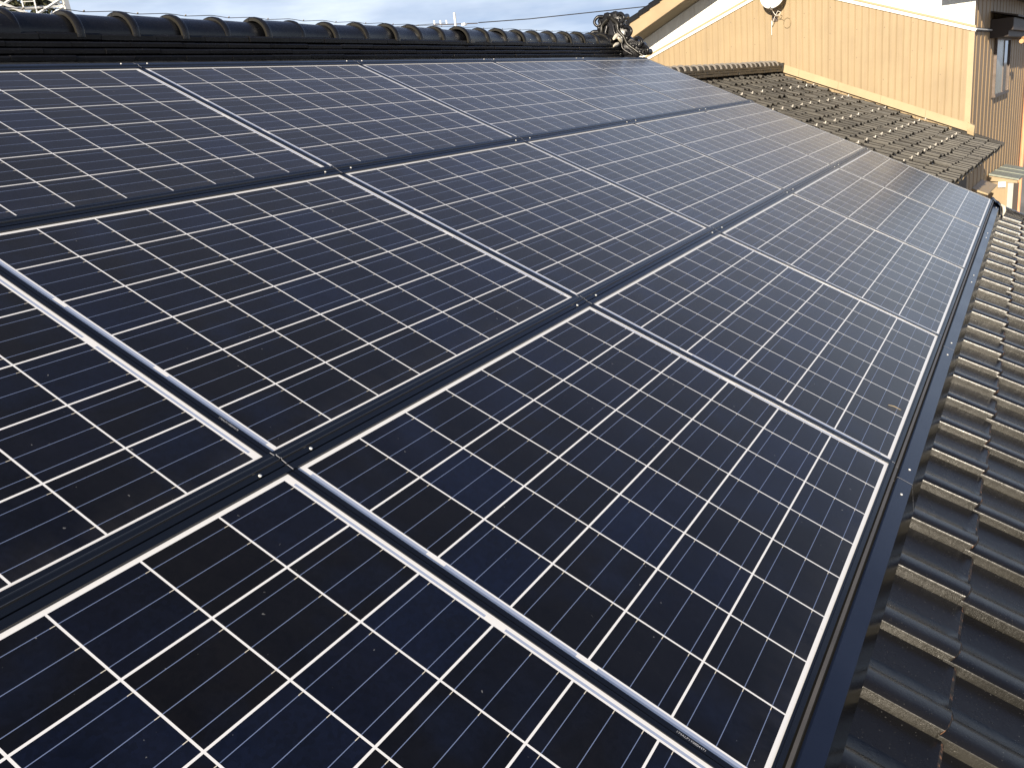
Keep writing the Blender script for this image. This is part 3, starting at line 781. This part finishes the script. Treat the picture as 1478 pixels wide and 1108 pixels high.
# ------------------------------------------------------------------ far things against the sky
M['concrete_pole'] = plain('pole_concrete', (.62, .60, .56), .8, .1, 3)
M['insulator'] = plain('insulator_white', (.80, .80, .80), .4, .05, 3)
M['cable_black'] = plain('cable_black', (.02, .02, .022), .7, .1, 3)
pole = empty('utility_pole', Matrix.Translation((89.5, 56.5, GZ)))
tag(pole, 'pale concrete utility pole with insulators beyond the tiled ridge', 'utility pole')
m = MB(); m.tube([(0, 0, 0), (0, 0, 16.5)], [.20, .13], 12); m.build('post', M['concrete_pole'], pole, smooth=40)
d = Vector((2.8, -4.2, -.3)).normalized()
m = MB(); m.tube([d * -2.6 + Vector((0, 0, 15.25)), d * 2.6 + Vector((0, 0, 15.25))], .06, 6); m.build('crossarm', M['sash'], pole)
i0 = None
for q in (-2.4, -1.7, -1.0):
    m = MB(); m.tube([(0, 0, 0), (0, 0, .12), (0, 0, .2), (0, 0, .42)], [.06, .12, .06, .10], 8); i_ = m.build('insulator', M['insulator'], pole); i_.location = d * q + Vector((0, 0, 15.3))
m = MB(); m.box((-.25, -.25, 14.75), (.25, .25, 15.0)); o = m.build('switch_box', M['insulator'], pole); o.location = (.5, -.9, .25)
def wire(pts, r, label):
    out = []
    for a, b in zip(pts[:-1], pts[1:]):
        for k in range(8): out.append(Vector(a).lerp(Vector(b), k / 8))
    out.append(Vector(pts[-1])); tag(MB().tube(out, r, 5).build('overhead_wire', M['cable_black']), label, 'wire')
wire([(91.0, 54.3, 9.75), (94.0, 49.2, 9.55), (99.84, 36.39, 9.37), (112, 18, 9.9)], .055, 'black overhead cable crossing the sky from the pole to the house gable')
wire([(89.0, 57.5, 10.1), (80, 72, 10.6), (62, 98, 12.2)], .03, 'thin overhead cable left of the utility pole, low over the ridge')

# steel lattice tower and the dark tree behind it, top left
M['galv'] = plain('galvanised_steel', (.70, .70, .68), .5, .12, 5, metal=.2)
M['slate'] = plain('slate_steel', (.20, .22, .25), .5, .15, 3)
TB = Vector((22.1, 33.8, GZ)); tw = empty('lattice_tower', Matrix.Translation(TB) @ Matrix.Rotation(rad(-33), 4, 'Z'))
tag(tw, 'steel lattice tower with pale braces at the top left behind the ridge', 'tower')
Ht = 20.0
def leg(sx, sy, z): k = 1 - .42 * z / Ht; return Vector((sx * 1.75 * k, sy * 1.75 * k, z))
for sx, sy in ((-1, -1), (1, -1), (1, 1), (-1, 1)):
    m = MB(); m.tube([leg(sx, sy, z) for z in (0, Ht)], [.13, .09], 4); m.build('leg', M['slate'] if sx > 0 else M['galv'], tw)
m = MB(); nlev = 14
for k in range(nlev):
    z0, z1 = Ht * k / nlev, Ht * (k + 1) / nlev
    cs_ = [(-1, -1), (1, -1), (1, 1), (-1, 1)]
    for i in range(4):
        a, b = cs_[i], cs_[(i + 1) % 4]
        m.tube([leg(*a, z0), leg(*b, z1)], .055, 4); m.tube([leg(*b, z0), leg(*a, z1)], .055, 4); m.tube([leg(*a, z1), leg(*b, z1)], .045, 4)
m.build('brace', M['galv'], tw)
m = MB()
for k in range(18):
    z = 9.2 + k * .3; m.tube([(-.3, -1.25, z), (.15, -1.25, z)], .018, 5)
for xx in (-.3, .15): m.tube([(xx, -1.25, 0), (xx, -1.25, 19)], .03, 5)
m.build('ladder', M['galv'], tw)

M['leaf'] = None
t = NT('leaves'); geo = t.n('NewGeometry')
M['leaf'] = t.set(Base_Color=t.ramp(geo.outputs['Random Per Island'], [(0, (.030, .038, .016)), (.6, (.055, .062, .028)), (1, (.10, .09, .045))]), Roughness=.6)
M['bark'] = plain('bark', (.09, .07, .05), .9, .3, 12, bump=.5)
def tree(name, loc, h, rx, label, n=2600, seed=1):
    rnd = random.Random(seed)
    e = empty(name, Matrix.Translation(loc)); tag(e, label, 'tree')
    m = MB(); m.tube([(0, 0, 0), (.1, .05, h * .4), (0, .1, h * .75), (.05, 0, h * .95)], [.28, .2, .11, .03], 9)
    for k in range(9):
        a = k * 2.4; z = h * (.35 + .06 * k); L = rx * .75 * (1 - k / 14)
        m.tube([(0, .03, z), (math.cos(a) * L * .5, math.sin(a) * L * .5, z + .5), (math.cos(a) * L, math.sin(a) * L, z + 1.0)], [.09, .05, .015], 6)
    m.build('trunk', M['bark'], e, smooth=60)
    c = MB(); clumps = []
    for k in range(34):
        a = rnd.random() * 6.283; zz = rnd.uniform(.32, .98); rr = rx * math.sqrt(max(.05, 1 - ((zz - .55) / .5) ** 2)) * rnd.uniform(.2, .95)
        clumps.append((math.cos(a) * rr, math.sin(a) * rr, zz * h, rnd.uniform(.5, 1.1)))
    for k in range(n):
        x, y, z, s = rnd.choice(clumps)
        p = Vector((x + rnd.gauss(0, s * .5), y + rnd.gauss(0, s * .5), z + rnd.gauss(0, s * .4)))
        a = Vector((rnd.gauss(0, 1), rnd.gauss(0, 1), rnd.gauss(0, 1))).normalized(); b = a.orthogonal().normalized(); b.rotate(Matrix.Rotation(rnd.random() * 6, 3, a))
        q = rnd.uniform(.09, .2)
        c.add([p - a * q, p + b * q * .5, p + a * q, p - b * q * .5], [(0, 1, 2, 3)])
    c.build('crown', M['leaf'], e)
tree('broadleaf_tree', (24.4, 36.9, GZ), 14.5, 1.9, 'dark leafy tree standing behind the lattice tower at the top left', 6000, 3)
